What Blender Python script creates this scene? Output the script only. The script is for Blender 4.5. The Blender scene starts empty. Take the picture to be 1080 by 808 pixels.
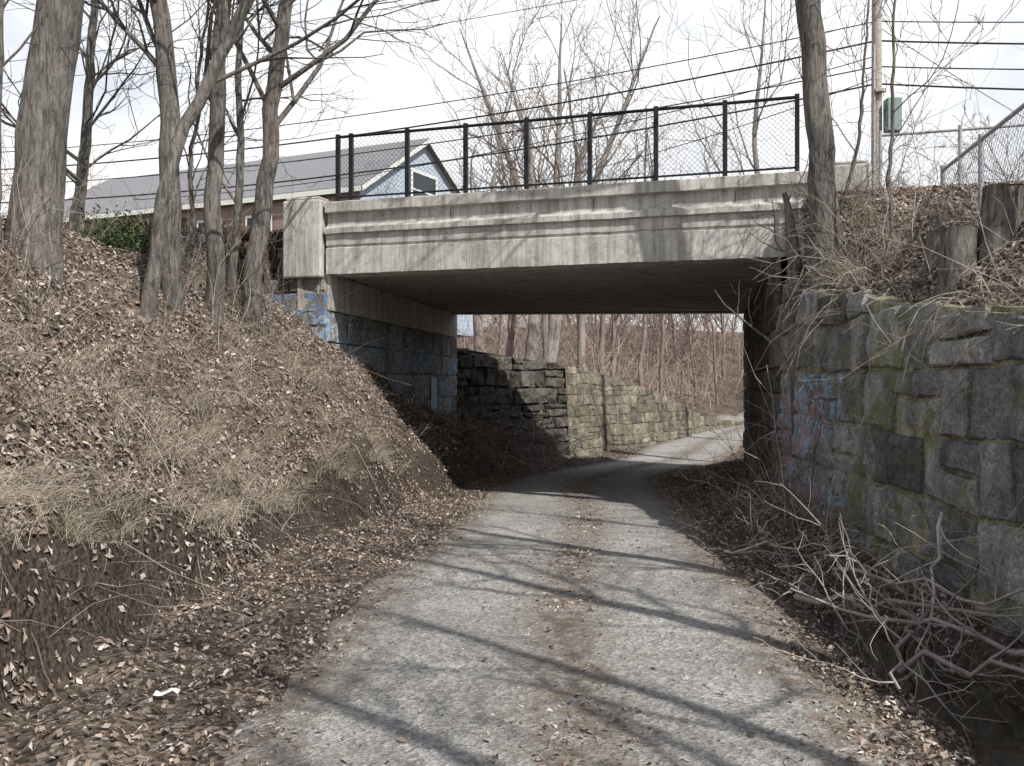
import bpy, math, numpy as np
from mathutils import Vector
rng=np.random.default_rng(7)
I=np.interp
# ------------------------------------------------------------------ noise
def _hash(ix,iy,s):
    n=(ix.astype(np.int64)*374761393+iy.astype(np.int64)*668265263+s*1442695041)&0x7fffffff
    n=((n^(n>>13))*1274126177)&0x7fffffff
    return ((n^(n>>16))&0xffff)/65535.0
def vnoise(x,y,s=0):
    x=np.asarray(x,float);y=np.asarray(y,float)
    ix=np.floor(x);iy=np.floor(y);fx=x-ix;fy=y-iy
    fx=fx*fx*(3-2*fx);fy=fy*fy*(3-2*fy)
    a=_hash(ix,iy,s);b=_hash(ix+1,iy,s);c=_hash(ix,iy+1,s);d=_hash(ix+1,iy+1,s)
    return (a*(1-fx)+b*fx)*(1-fy)+(c*(1-fx)+d*fx)*fy-0.5
def fbm(x,y,s=0,o=3):
    r=0;a=1
    for i in range(o):
        r=r+a*vnoise(x*2**i+i*17.3,y*2**i-i*9.1,s+i);a*=.5
    return r
def sst(a,b,x):
    t=np.clip((x-a)/(b-a),0,1);return t*t*(3-2*t)
# ------------------------------------------------------------------ terrain definition
def zc(y): return I(y,[-50,8,14,20,26,34,45,60,90,200],[0,0,-.15,-.35,-.55,-.4,0,1.4,5.5,6])
def pc(y): return I(y,[-60,0,4,10,14,18.6,22,26,30,36,45,60,90],[-4,-.15,.15,.6,.95,1.35,2.5,4.3,5.7,8,12,19,40])
def xtoe(y): return I(y,[-50,0,4.6,9.6,14,17.6,22,24.5,27],[-3.1,-2.9,-2.5,-2.0,-1.3,-.5,.6,1.3,1.7])+.22*fbm(np.asarray(y,float)*.9,np.asarray(y,float)*0,99)
def xl(y): return I(y,[14.6,23.6,27,31,36,40,60,90],[-2.85,-1.37,1.64,4.4,7.1,9.2,15,35])
def xr(y): return I(y,[-50,5,12.5,22.4,26,30,36,60,90],[3.0,3.12,3.5,5.5,7,8.8,11,23,46])
def N(x): return 13.69-.318*x
def h(x,y,noise=True):
    x=np.asarray(x,float);y=np.asarray(y,float)
    c=zc(y);v=(y-N(x))*.953
    Hh=I(y,[-50,9.5,13,14.6,18.5,23.4,27,30],[3.3,3.3,2.85,2.6,1.55,1.1,.15,0])
    W=I(y,[-50,9.5,13,14.6,18.5,23.4,27,30],[3.2,3.1,2.2,1.95,1.9,2.4,1.5,1.5])
    s=xtoe(y)-x
    k=np.minimum(Hh,.62+.5*fbm(y*.8,y*0+2,98))
    k=np.maximum(k,.2*np.minimum(Hh,1))
    prof=np.where(s<.42,k*sst(0,.42,s),np.where(s<W,k+(Hh-k)*np.clip((s-.42)/(W-.42),0,1)**.95,np.minimum(Hh+.1*(s-W),4.0)))
    z=c+np.where(s>0,prof,0)
    if noise:
        m=sst(.05,.7,s)*(1-sst(16,22,y)*.6)
        z=z+m*(.38*fbm(x*.9,y*.9,3)+.22*fbm(x*3.1,y*3.1,5)+.10*fbm(x*9,y*9,8))
        pd=np.abs(x-pc(y))
        z=z+sst(1.5,2.0,pd)*(1-m)*(.10*fbm(x*2.2,y*2.2,11)+.06*fbm(x*8,y*8,12)+.03)
    z=z-.46*np.exp(-((x-(xr(y)-.62))/.36)**2)*(1-sst(6.5,10,y))
    z=z+.12*sst(1.9,2.6,x-pc(y)+0*y)*sst(7,11,y)*(1-sst(24,28,y))
    near=(1-sst(-2.3,-.45,v))
    zl=np.where(x<-2.9,np.where(v<0,z*near+4.0*(1-near),4.0),z)
    wing=(x>-4.3)&(v<0.12)
    z=np.where((x<-2.9)&(y>11)&(~wing),zl,z)
    abut=(v>0.15)&(y<40)&(x<xl(y)-.3)&(v<8.8)
    z=np.where(abut,4.0,z)
    wt=I(y,[23,27,29,31,34,36,39,45,90],[2.45,2.05,1.8,1.4,.75,.2,0,.1,4.3])
    dl=xl(y)-x
    lp=np.minimum(wt+.16*np.maximum(dl-.2,0)+ (.12*fbm(x,y,21) if noise else 0),4.0+0*x)
    past=(v>=8.8)&(dl>.2)
    z=np.where(past,np.where(dl>.2,np.maximum(lp,c),z),z)
    dr=x-xr(y)-.28
    wr=I(y,[-50,0,5.8,9,12],[1.7,1.8,1.95,2.35,2.75])
    rr=np.minimum(wr+.95*np.maximum(dr,0),3.25+.04*np.clip(dr,0,20))
    if noise: rr=rr+.16*fbm(x*1.3,y*1.3,31)+.07*fbm(x*5,y*5,33)
    b=sst(-1.7,-.3,v)
    rr=rr*(1-b)+4.0*b
    rp=np.minimum(c+.75*np.maximum(x-xr(y),0),3.8)
    b2=sst(9,10.5,v)
    rr=np.where(v>8.8,4.0*(1-b2)+np.maximum(rp,c)*b2,rr)
    z=np.where((dr>0)&(v<8.9),rr,z)
    z=np.where((x>xr(y))&(v>=8.9),np.maximum(rp,c),z)
    far=sst(46,90,y)
    z=z*(1-far)+(6.3+1.5*sst(60,130,y)+ (1.2*fbm(x*.04,y*.04,41) if noise else 0))*far
    return z
# ------------------------------------------------------------------ mesh building
class MB:
    def __init__(s): s.V=[];s.F=[];s.C=[];s.n=0
    def add(s,V,F,C=None):
        V=np.asarray(V,float).reshape(-1,3);F=np.asarray(F,int).reshape(-1,4)
        s.V.append(V);s.F.append(F+s.n);s.n+=len(V)
        if C is None: C=(1,1,1)
        C=np.asarray(C,float)
        if C.ndim==1: C=np.tile(C,(len(V),1))
        s.C.append(C)
    def box(s,lo,hi,C=None,R=None,o=(0,0,0)):
        x0,y0,z0=lo;x1,y1,z1=hi
        V=np.array([[x0,y0,z0],[x1,y0,z0],[x1,y1,z0],[x0,y1,z0],[x0,y0,z1],[x1,y0,z1],[x1,y1,z1],[x0,y1,z1]],float)
        if R is not None: V=V@np.asarray(R).T
        V=V+np.asarray(o)
        s.add(V,[[0,3,2,1],[4,5,6,7],[0,1,5,4],[1,2,6,5],[2,3,7,6],[3,0,4,7]],C)
    def build(s,name,mat,smooth=False,parent=None,bevel=0,col=True):
        V=np.concatenate(s.V);F=np.concatenate(s.F);C=np.concatenate(s.C)
        me=bpy.data.meshes.new(name)
        me.vertices.add(len(V));me.vertices.foreach_set('co',V.astype(np.float32).ravel())
        me.loops.add(F.size);me.loops.foreach_set('vertex_index',F.astype(np.int32).ravel())
        me.polygons.add(len(F));me.polygons.foreach_set('loop_start',np.arange(0,F.size,4,dtype=np.int32))
        me.polygons.foreach_set('loop_total',np.full(len(F),4,dtype=np.int32))
        me.polygons.foreach_set('use_smooth',np.full(len(F),smooth,dtype=bool))
        me.update(calc_edges=True)
        if col:
            a=me.color_attributes.new('Col','FLOAT_COLOR','POINT')
            a.data.foreach_set('color',np.hstack([C,np.ones((len(C),1))]).astype(np.float32).ravel())
        me.materials.append(mat)
        ob=bpy.data.objects.new(name,me);bpy.context.scene.collection.objects.link(ob)
        if parent: ob.parent=parent
        if bevel:
            b=ob.modifiers.new('b','BEVEL');b.width=bevel;b.segments=2;b.limit_method='ANGLE'
        return ob
def empty(name):
    e=bpy.data.objects.new(name,None);bpy.context.scene.collection.objects.link(e);return e
def tube(mb,P,R,k=4,C=None,rough=0,cap=False):
    P=np.asarray(P,float);n=len(P);R=np.broadcast_to(np.asarray(R,float),(n,))
    T=np.gradient(P,axis=0);T/=np.linalg.norm(T,axis=1,keepdims=True)+1e-9
    m=T.mean(0);ref=np.array([0,0,1.]) if abs(m[2])<.8*np.linalg.norm(m) else np.array([1.,0,0])
    U=np.cross(T,ref);U/=np.linalg.norm(U,axis=1,keepdims=True)+1e-9
    W=np.cross(T,U)
    a=np.arange(k)*2*np.pi/k
    RR=R[:,None]*np.ones((1,k))
    if rough: RR=RR*(1+rough*rng.normal(0,1,(n,k))+rough*1.2*np.sin(a*3+rng.uniform(0,6))[None])
    V=P[:,None]+RR[:,:,None]*(np.cos(a)[None,:,None]*U[:,None]+np.sin(a)[None,:,None]*W[:,None])
    i=np.arange(n-1)[:,None]*k;j=np.arange(k)[None];j2=(j+1)%k
    F=np.stack([i+j,i+j2,i+k+j2,i+k+j],-1).reshape(-1,4)
    mb.add(V.reshape(-1,3),F,C)
    if cap:
        for e in (0,n-1):
            ring=V[e];c=ring.mean(0)
            VV=np.vstack([ring,c[None]])
            mb.add(VV,[[q,(q+1)%k,(q+2)%k,k] for q in range(0,k,2)],C)
def resample(P,R,n):
    P=np.asarray(P,float);d=np.r_[0,np.cumsum(np.linalg.norm(np.diff(P,axis=0),axis=1))]
    t=np.linspace(0,d[-1],n)
    return np.stack([I(t,d,P[:,i]) for i in range(3)],1),I(t,d,R)
def grow(mb,P,R,level,ml,nch,tmin,bias=(0,0,.25),k=None,C=None,minr=.004,lenf=(.28,.5),skip=False):
    ks=[10,6,4,3,3]
    if not skip: tube(mb,P,R,k or ks[level],C)
    if level>=ml: return
    L=np.linalg.norm(np.diff(P,axis=0),axis=1).sum();n=len(P)
    for i in range(nch[level]):
        t=tmin+(1-tmin)*(i+rng.uniform(0,1))/nch[level]
        f=t*(n-1);a=min(int(f),n-2);fr=f-a
        p=P[a]*(1-fr)+P[a+1]*fr;r=R[a]*(1-fr)+R[a+1]*fr
        T=P[a+1]-P[a];T=T/np.linalg.norm(T)
        q=rng.normal(size=3);q-=q.dot(T)*T;q/=np.linalg.norm(q)
        an=math.radians(rng.uniform(28,62))
        d=T*math.cos(an)+q*math.sin(an)
        ln=L*rng.uniform(*lenf)*(1.15-.55*t)
        if level>0: ln=L*rng.uniform(.3,.62)*(1.1-.4*t)
        m=[8,6,5,4][min(level,3)]
        pts=[p]
        for j in range(m-1):
            d=d+rng.normal(0,.19,3)+np.array(bias)*(.35);d/=np.linalg.norm(d)
            pts.append(pts[-1]+d*ln/(m-1))
        r0=max(min(r*.62,.012*ln+.004),minr)
        grow(mb,np.array(pts),np.linspace(r0,max(r0*.3,minr*.7),m),level+1,ml,nch,.12,bias,None,C,minr,lenf)
def tree(mb,P,R,nch=(14,7,6),ml=3,tmin=.2,n=30,k=14,flare=1.2,rough=.03,wob=.012,**kw):
    P,R=resample(P,R,n)
    w=np.cumsum(rng.normal(0,wob,(n,2)),0);w-=w[0];P[:,:2]+=w
    R=R*(1+(flare-1)*np.exp(-np.arange(n)*.8))
    tube(mb,P,R,k,None,rough)
    grow(mb,P,R*.6,0,ml,nch,tmin,skip=True,**kw)
# ------------------------------------------------------------------ materials
def newmat(name,rough=.85):
    m=bpy.data.materials.new(name);m.use_nodes=True
    nt=m.node_tree;b=nt.nodes['Principled BSDF'];b.inputs['Roughness'].default_value=rough
    b.inputs['Specular IOR Level'].default_value=.25
    return m,nt,b
def nd(nt,t,**k):
    n=nt.nodes.new(t)
    for a,v in k.items(): setattr(n,a,v)
    return n
def noise(nt,scale,detail=5,vec=None,rough=.6,dist=0):
    n=nd(nt,'ShaderNodeTexNoise');n.inputs['Scale'].default_value=scale;n.inputs['Detail'].default_value=detail
    n.inputs['Roughness'].default_value=rough;n.inputs['Distortion'].default_value=dist
    if vec: nt.links.new(vec,n.inputs['Vector'])
    return n.outputs['Fac']
def ramp(nt,fac,stops,interp='LINEAR'):
    r=nd(nt,'ShaderNodeValToRGB');r.color_ramp.interpolation=interp
    e=r.color_ramp.elements
    while len(e)<len(stops): e.new(.5)
    for i,(p,c) in enumerate(stops):
        e[i].position=p;e[i].color=(c[0],c[1],c[2],1) if not np.isscalar(c) else (c,c,c,1)
    nt.links.new(fac,r.inputs['Fac']);return r.outputs['Color']
def mix(nt,f,a,b,mode='MIX'):
    m=nd(nt,'ShaderNodeMix',data_type='RGBA',blend_type=mode)
    for s,v in ((0,f),(6,a),(7,b)):
        if hasattr(v,'is_linked') or hasattr(v,'links'): nt.links.new(v,m.inputs[s])
        elif s==0: m.inputs[s].default_value=v
        else: m.inputs[s].default_value=(*v,1)
    return m.outputs[2]
def mth(nt,op,a,b=None):
    m=nd(nt,'ShaderNodeMath',operation=op)
    for i,v in enumerate((a,b)):
        if v is None: continue
        if hasattr(v,'links'): nt.links.new(v,m.inputs[i])
        else: m.inputs[i].default_value=v
    return m.outputs[0]
def bump(nt,b,hgt,strength=.5,dist=.02):
    n=nd(nt,'ShaderNodeBump');n.inputs['Strength'].default_value=strength;n.inputs['Distance'].default_value=dist
    nt.links.new(hgt,n.inputs['Height']);nt.links.new(n.outputs['Normal'],b.inputs['Normal'])
def objc(nt,scale=(1,1,1)):
    t=nd(nt,'ShaderNodeTexCoord')
    m=nd(nt,'ShaderNodeMapping');m.inputs['Scale'].default_value=scale
    nt.links.new(t.outputs['Object'],m.inputs['Vector']);return m.outputs['Vector']
def attr(nt):
    a=nd(nt,'ShaderNodeAttribute');a.attribute_name='Col';return a.outputs['Color']
def base(nt,b,c): nt.links.new(c,b.inputs['Base Color'])

M_ground,nt,b=newmat('leaf_litter_soil',.95)
co=objc(nt)
v=nd(nt,'ShaderNodeTexVoronoi');v.inputs['Scale'].default_value=26;v.inputs['Randomness'].default_value=1
nt.links.new(co,v.inputs['Vector'])
c1=ramp(nt,v.outputs['Color'],[(.1,(.055,.042,.033)),(.4,(.13,.10,.078)),(.7,(.23,.185,.15)),(.95,(.36,.305,.255))])
n1=noise(nt,1.6,5,co)
c2=ramp(nt,n1,[(.35,(.5,.48,.46)),(.65,(1,1,1))])
c=mix(nt,1.0,c1,c2,'MULTIPLY')
soil=ramp(nt,noise(nt,14,6,co,.7),[(.3,(.03,.023,.018)),(.7,(.11,.085,.065))])
base(nt,b,mix(nt,attr(nt),c,soil))
bump(nt,b,mth(nt,'ADD',v.outputs['Distance'],noise(nt,30,4,co)),.9,.04)
M_path,nt,b=newmat('worn_gravel_asphalt',.92)
co=objc(nt)
n1=noise(nt,.9,6,co,.65);n2=noise(nt,70,4,co,.75)
c1=ramp(nt,n1,[(.3,(.27,.26,.245)),(.5,(.36,.35,.33)),(.7,(.45,.44,.415))])
c2=ramp(nt,n2,[(.30,(.38,.38,.38)),(.5,(.95,.95,.95)),(.70,(1.5,1.48,1.42))])
c=mix(nt,1.0,c1,c2,'MULTIPLY')
v=nd(nt,'ShaderNodeTexVoronoi');v.inputs['Scale'].default_value=38;nt.links.new(co,v.inputs['Vector'])
c3=ramp(nt,v.outputs['Color'],[(.2,.70),(.8,1.25)])
c=mix(nt,1.0,c,c3,'MULTIPLY')
n3=noise(nt,7,6,co,.75)
dirt=mth(nt,'MULTIPLY',attr(nt),ramp(nt,n3,[(.40,.2),(.58,1)]))
c=mix(nt,dirt,c,(.19,.15,.115))
n5=noise(nt,26,5,co,.8)
c=mix(nt,mth(nt,'MULTIPLY',ramp(nt,n5,[(.56,0),(.64,.75)]),ramp(nt,n1,[(.4,.3),(.6,1)])),c,(.13,.105,.085))
base(nt,b,c);bump(nt,b,mth(nt,'ADD',n2,v.outputs['Distance']),.8,.014)
def attrmat(name,rough=.8,var=12,amt=(.7,1.25)):
    m,nt,b=newmat(name,rough)
    n=noise(nt,var,3,objc(nt))
    base(nt,b,mix(nt,1.0,attr(nt),ramp(nt,n,[(.3,amt[0]),(.7,amt[1])]),'MULTIPLY'))
    return m
M_leaf=attrmat('dry_leaves',.75,5,(.55,1.35))
M_straw=attrmat('dry_stems',.8)
def barkmat(name,c0,c1,sc=9):
    m,nt,b=newmat(name,.95)
    co=objc(nt,(1,1,.18));n=noise(nt,sc*3,6,co,.7,.6);n2=noise(nt,1.4,3,objc(nt))
    c=ramp(nt,n,[(.35,c0),(.62,c1)])
    c=mix(nt,1.0,c,ramp(nt,n2,[(.35,.7),(.65,1.15)]),'MULTIPLY')
    base(nt,b,c);bump(nt,b,n,1.0,.04);return m
M_bark=barkmat('grey_bark',(.065,.056,.05),(.26,.24,.215))
M_barkl=barkmat('pale_bark',(.17,.145,.125),(.40,.355,.32))
M_barkd=barkmat('distant_bark',(.18,.14,.12),(.34,.27,.24))
def concmat(name,c0,c1,stain=.5):
    m,nt,b=newmat(name,.9)
    co=objc(nt);n=noise(nt,1.3,8,co,.65);n2=noise(nt,3.2,6,objc(nt,(2.6,2.6,.16)),.75);n3=noise(nt,70,3,co);n4=noise(nt,9,7,co,.75)
    c=ramp(nt,n,[(.3,c0),(.7,c1)])
    c=mix(nt,stain,c,ramp(nt,n2,[(.40,(.38,.36,.33)),(.56,(1,1,1))]),'MULTIPLY')
    c=mix(nt,stain,c,ramp(nt,n4,[(.36,(.55,.53,.50)),(.5,(1,1,1))]),'MULTIPLY')
    c=mix(nt,1.0,c,ramp(nt,n3,[(.3,.82),(.7,1.12)]),'MULTIPLY')
    base(nt,b,c);bump(nt,b,mth(nt,'ADD',n3,n4),.4,.012);return m
M_conc=concmat('weathered_concrete',(.47,.455,.42),(.66,.64,.595),.62)
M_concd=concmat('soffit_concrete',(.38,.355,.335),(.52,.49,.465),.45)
def stonemat(name,graf=None,moss=.5,mc=(.13,.135,.05)):
    m,nt,b=newmat(name,.9)
    co=objc(nt);n=noise(nt,4,7,co,.7);n2=noise(nt,32,4,co,.7)
    c=mix(nt,1.0,attr(nt),ramp(nt,n,[(.3,.55),(.5,1),(.72,1.4)]),'MULTIPLY')
    c=mix(nt,1.0,c,ramp(nt,n2,[(.3,.6),(.7,1.35)]),'MULTIPLY')
    st=noise(nt,2.2,5,objc(nt,(1.5,1.5,.3)),.7)
    c=mix(nt,.7,c,ramp(nt,st,[(.36,.35),(.55,1)]),'MULTIPLY')
    if moss:
        g=noise(nt,1.7,7,co,.75)
        c=mix(nt,mth(nt,'MULTIPLY',ramp(nt,g,[(.53,0),(.63,1)]),moss),c,mc)
    if graf:
        geo=nd(nt,'ShaderNodeSeparateXYZ');nt.links.new(co,geo.inputs[0])
        def band(o,lo,hi): return mth(nt,'MULTIPLY',mth(nt,'GREATER_THAN',o,lo),mth(nt,'LESS_THAN',o,hi))
        for (ax,lo,hi,z0,z1,colr,sc,amt,wd) in graf:
            s=noise(nt,sc,1.5,co,.5,1.2)
            st=mth(nt,'LESS_THAN',mth(nt,'ABSOLUTE',mth(nt,'SUBTRACT',s,.5)),wd)
            bl=noise(nt,1.6,2,co)
            mk=mth(nt,'MULTIPLY',st,mth(nt,'MULTIPLY',band(geo.outputs[ax],lo,hi),band(geo.outputs[2],z0,z1)))
            mk=mth(nt,'MULTIPLY',mk,ramp(nt,bl,[(.36,0),(.46,amt)]))
            mk=mth(nt,'MULTIPLY',mk,ramp(nt,n2,[(.3,.35),(.6,1)]))
            c=mix(nt,mk,c,colr)
    base(nt,b,c);bump(nt,b,mth(nt,'ADD',n,mth(nt,'MULTIPLY',n2,.5)),.9,.035);return m
M_stR=stonemat('granite_wall',[(1,9.6,12.6,.3,1.7,(.30,.52,.72),2.6,.85,.045),(1,10.2,12.6,.3,1.5,(.62,.28,.38),3.1,.8,.04),(1,8.8,11,.6,1.3,(.6,.6,.6),3.7,.6,.022)],.8,(.17,.18,.055))
M_stL=stonemat('abutment_stone',[(0,-4.1,-2.8,2.0,2.98,(.13,.27,.52),2.6,.85,.05),(0,-3.9,-2.0,1.4,2.75,(.42,.56,.68),2.9,.8,.04),(0,-2.8,-1.2,.8,2.3,(.26,.46,.68),2.6,.85,.05),(0,-2.9,-1.5,.9,2.5,(.62,.65,.68),4.2,.7,.03)],.25)
M_stD=stonemat('dark_stone',None,.35)
M_stT=stonemat('mossy_rubble',None,.6,(.14,.13,.065))
def flat(name,c,rough=.6,metal=0,var=.15,sc=6):
    m,nt,b=newmat(name,rough);b.inputs['Metallic'].default_value=metal
    n=noise(nt,sc,5,objc(nt))
    base(nt,b,ramp(nt,n,[(.3,tuple(x*(1-var) for x in c)),(.7,tuple(x*(1+var) for x in c))]));return m
M_black=flat('black_painted_steel',(.018,.019,.022),.45)
M_wire=flat('chain_link_wire',(.13,.13,.13),.5,.3)
M_galv=flat('galvanised_steel',(.38,.39,.40),.45,.5)
M_cable=flat('cable_rubber',(.02,.02,.02),.6)
M_wood=flat('weathered_pole_wood',(.38,.33,.28),.9,0,.3,14)
M_timber=flat('dark_timber',(.11,.075,.05),.9,0,.4,10)
M_cut=flat('cut_wood',(.42,.34,.26),.9,0,.25,20)
M_box=flat('transformer_paint',(.20,.27,.26),.5)
M_blue=flat('blue_paint',(.36,.58,.76),.7,0,.25,9)
M_water,nt,b=newmat('ditch_water',.05);b.inputs['Base Color'].default_value=(.035,.026,.016,1);b.inputs['Specular IOR Level'].default_value=.8
bump(nt,b,noise(nt,9,3,objc(nt)),.12,.01)
M_road=flat('road_asphalt',(.06,.06,.06),.9)
M_glass=flat('window_glass',(.03,.04,.05),.15)
M_paper=flat('paper',(.75,.76,.7),.7,0,.05)
M_green=flat('evergreen_leaves',(.05,.075,.025),.6,0,.4)
# lapped siding
M_sid,nt,b=newmat('blue_grey_siding',.7)
sx=nd(nt,'ShaderNodeSeparateXYZ');nt.links.new(objc(nt),sx.inputs[0])
fr=mth(nt,'FRACT',mth(nt,'MULTIPLY',sx.outputs[2],5.5))
base(nt,b,ramp(nt,fr,[(0,(.20,.24,.29)),(.14,(.43,.50,.58)),(1,(.47,.54,.62))]))
M_brick,nt,b=newmat('brick',.9);br=nd(nt,'ShaderNodeTexBrick');br.inputs['Scale'].default_value=4
br.inputs['Color1'].default_value=(.30,.20,.17,1);br.inputs['Color2'].default_value=(.25,.17,.145,1);br.inputs['Mortar'].default_value=(.3,.26,.23,1)
mp=objc(nt);sx=nd(nt,'ShaderNodeSeparateXYZ');nt.links.new(mp,sx.inputs[0]);cb=nd(nt,'ShaderNodeCombineXYZ')
nt.links.new(sx.outputs[0],cb.inputs[0]);nt.links.new(sx.outputs[2],cb.inputs[1]);nt.links.new(cb.outputs[0],br.inputs['Vector']);base(nt,b,br.outputs['Color'])
M_roof,nt,b=newmat('grey_shingles',.95)
co=objc(nt,(1,1,6));w=noise(nt,5,5,co,.7);base(nt,b,ramp(nt,w,[(.3,(.17,.17,.18)),(.7,(.27,.27,.28))]))

# ------------------------------------------------------------------ ground sheet
xs=np.unique(np.r_[-400,-250,-160,-110,-80,-60,-45,-35,-28,-22,-18,-15,-12.5,np.arange(-11,-6,.3),np.arange(-6,9,.08),np.arange(9,14,.3),15,18,22,28,35,45,60,80,110,160,250,400])
ys=np.unique(np.r_[-120,-80,-50,-30,-20,-14,-10,-7,-5,-3,-1,np.arange(0,2,.3),np.arange(2,26,.1),np.arange(26,42,.3),np.arange(42,60,1.),65,70,80,90,105,130,170,230,320,500])
X,Y=np.meshgrid(xs,ys);Z=h(X,Y)
def grid(nx,ny):
    i=np.arange(ny-1)[:,None]*nx;j=np.arange(nx-1)[None]
    return np.stack([i+j,i+j+1,i+nx+j+1,i+nx+j],-1).reshape(-1,4)
S_=xtoe(Y)-X
soilm=np.clip(sst(-.05,.08,S_)*(1-sst(.34,.6,S_))*(1-sst(16,20,Y))+.5*((X>xr(Y)-1.1)&(X<xr(Y)))*(Y<12),0,1)
g=MB();g.add(np.stack([X,Y,Z],-1),grid(len(xs),len(ys)),(soilm[:,:,None]*np.ones(3)).reshape(-1,3));g.build('ground',M_ground,True)
ny=520;nx=44
yy=np.concatenate([np.linspace(-12,1,30),np.linspace(1.1,30,ny-90),np.linspace(30.3,60,60)]);ny=len(yy)
u=np.linspace(-1,1,nx)
hwL=1.50+.22*fbm(yy*1.1,yy*0+3,51);hwR=1.50+.22*fbm(yy*1.1,yy*0+9,52)
PX=pc(yy)[:,None]+np.where(u<0,u[None]*hwL[:,None],u[None]*hwR[:,None]);PY=np.repeat(yy[:,None],nx,1)
PZ=h(PX,PY)+.022-.03*np.abs(u[None])**12
PZ+=.012*fbm(PX*1.5,PY*1.5,61)
cen=np.exp(-((u[None]-.06-.05*np.sin(PY*.7))/.19)**2)*1.1+sst(.6,.95,np.abs(u[None]))*1.2
p=MB();cc=np.clip(cen,0,1)[:,:,None]*np.ones(3)
p.add(np.stack([PX,PY,PZ],-1),grid(nx,ny),cc.reshape(-1,3));p.build('gravel_path',M_path,True)
w=MB();w.box((1.95,-3,-.34),(3.1,6.9,-.20));w.build('ditch_water',M_water,col=False)

# ------------------------------------------------------------------ stone block walls
def wallblocks(mb,pts,z0f,z1f,ch,bw,bat=.03,relief=.03,jit=.02,cols=None,gap=.012,thick=.35,zstart=-.8,sink=.03,mort=(.30,.28,.22),lump=1.1,wavy=0):
    pts=np.array(pts,float);d=np.r_[0,np.cumsum(np.linalg.norm(np.diff(pts,axis=0),axis=1))];L=d[-1]
    def pos(s,z,off):
        x=I(s,d,pts[:,0]);y=I(s,d,pts[:,1])
        e=.3;x1=I(np.minimum(s+e,L),d,pts[:,0])-I(np.maximum(s-e,0),d,pts[:,0]);y1=I(np.minimum(s+e,L),d,pts[:,1])-I(np.maximum(s-e,0),d,pts[:,1])
        l=np.hypot(x1,y1);nx_,ny_=y1/l,-x1/l
        o=off-bat*(z)
        return np.stack([x+nx_*o,y+ny_*o,z],-1)
    ss=np.linspace(0,L,max(int(L/.25),2));zz=np.linspace(0,1,8)
    S,T=np.meshgrid(ss,zz);x=I(S,d,pts[:,0]);y=I(S,d,pts[:,1])
    zt=z1f(x,y);zb=z0f(x,y);Zb=zb+(zt-zb)*T
    mb.add(pos(S,Zb,-sink+0*S),grid(len(ss),8),mort)
    S,T=np.meshgrid(ss,np.array([0,1.]));x=I(S,d,pts[:,0]);y=I(S,d,pts[:,1]);zt=z1f(x,y)
    mb.add(pos(S,zt-.005,-sink-T*thick),grid(len(ss),2),mort)
    z=zstart;ci=0
    def block(a,bb,z,H):
        nonlocal ci
        xm=I((a+bb)/2,d,pts[:,0]);ym=I((a+bb)/2,d,pts[:,1])
        zt=float(z1f(xm,ym));zb=float(z0f(xm,ym))
        if z+H<zb: return
        top=z+H-gap
        if top>zt+.04:
            if zt-z<.12: return
            top=zt+rng.uniform(-.02,.03)
        lw,lh=bb-a-2*gap,top-z-gap
        def ax(l):
            e1,e2=.008/l,.024/l
            return np.r_[0,e1,e2,np.linspace(e2,1-e2,max(3,int(l/.08)+2))[1:-1],1-e2,1-e1,1]
        uu=ax(lw);ww=ax(lh);nx2=len(uu);nz2=len(ww)
        U,Wn=np.meshgrid(uu,ww)
        tl=rng.uniform(-.6,.6,4)*jit
        SS=a+gap+lw*U+ (tl[0]*(Wn-.5));ZZ=z+gap+lh*Wn+tl[1]*(U-.5)
        if wavy:
            Z0=ZZ.copy();ZZ=ZZ+wavy*fbm(SS*.8,Z0*.7,74);SS=SS+wavy*fbm(SS*.9,Z0*1.9,73)
        wob=.014*fbm(SS*6+ci,ZZ*6,75);SS=SS+wob;ZZ=ZZ+.014*fbm(SS*6,ZZ*6+ci,76)
        ed=np.minimum(np.minimum(U,1-U)*lw,np.minimum(Wn,1-Wn)*lh)
        off=relief*(.7*np.clip(ed/.022,0,1)**.5+.3*np.clip(ed/.12,0,1))+rng.uniform(-1,1)*jit+tl[2]*(U-.5)+tl[3]*(Wn-.5)
        off=off+relief*lump*fbm(SS*6+ci,ZZ*6,70,4)*np.clip(ed/.02,0.3,1)
        off=np.where(ed<1e-6,-sink-.02,off)
        base_=cols[rng.integers(len(cols))];sh=rng.uniform(.72,1.28)
        mb.add(pos(np.clip(SS,0,L),ZZ,off),grid(nx2,nz2),np.array(base_)*sh);ci+=1
    while z<4.5:
        H=ch*rng.uniform(.75,1.28);s=rng.uniform(-.6,0)
        while s<L:
            Wd=rng.uniform(*bw);a=max(s,0);bb=min(s+Wd,L);s+=Wd
            if bb-a<.12: continue
            if wavy and rng.uniform()<.22:
                q=rng.uniform(.4,.6);block(a,bb,z,H*q);block(a,bb,z+H*q,H*(1-q))
            else: block(a,bb,z,H)
        z+=H
granite=[(.28,.28,.275),(.34,.335,.325),(.21,.21,.21),(.29,.28,.26),(.37,.36,.34)]
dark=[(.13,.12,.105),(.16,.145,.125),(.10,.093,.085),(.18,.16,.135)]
wtop=lambda x,y:I(y,[-50,0,5.8,9,12,12.5],[1.75,1.85,2.0,2.4,2.8,2.95])+.08*fbm(np.asarray(y)*1.3,np.asarray(y)*0,81)
m=MB();wallblocks(m,[(3.5,12.5),(3.3,9),(3.12,5),(3.05,0),(3.0,-6)],lambda x,y:-.8+0*x,wtop,.45,(.35,1.15),cols=granite,relief=.035,jit=.03,gap=.012,sink=.014,mort=(.37,.36,.24),lump=1.6,wavy=.10)
m.build('stone_retaining_wall',M_stR,False)
bridge=empty('road_bridge')
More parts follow.
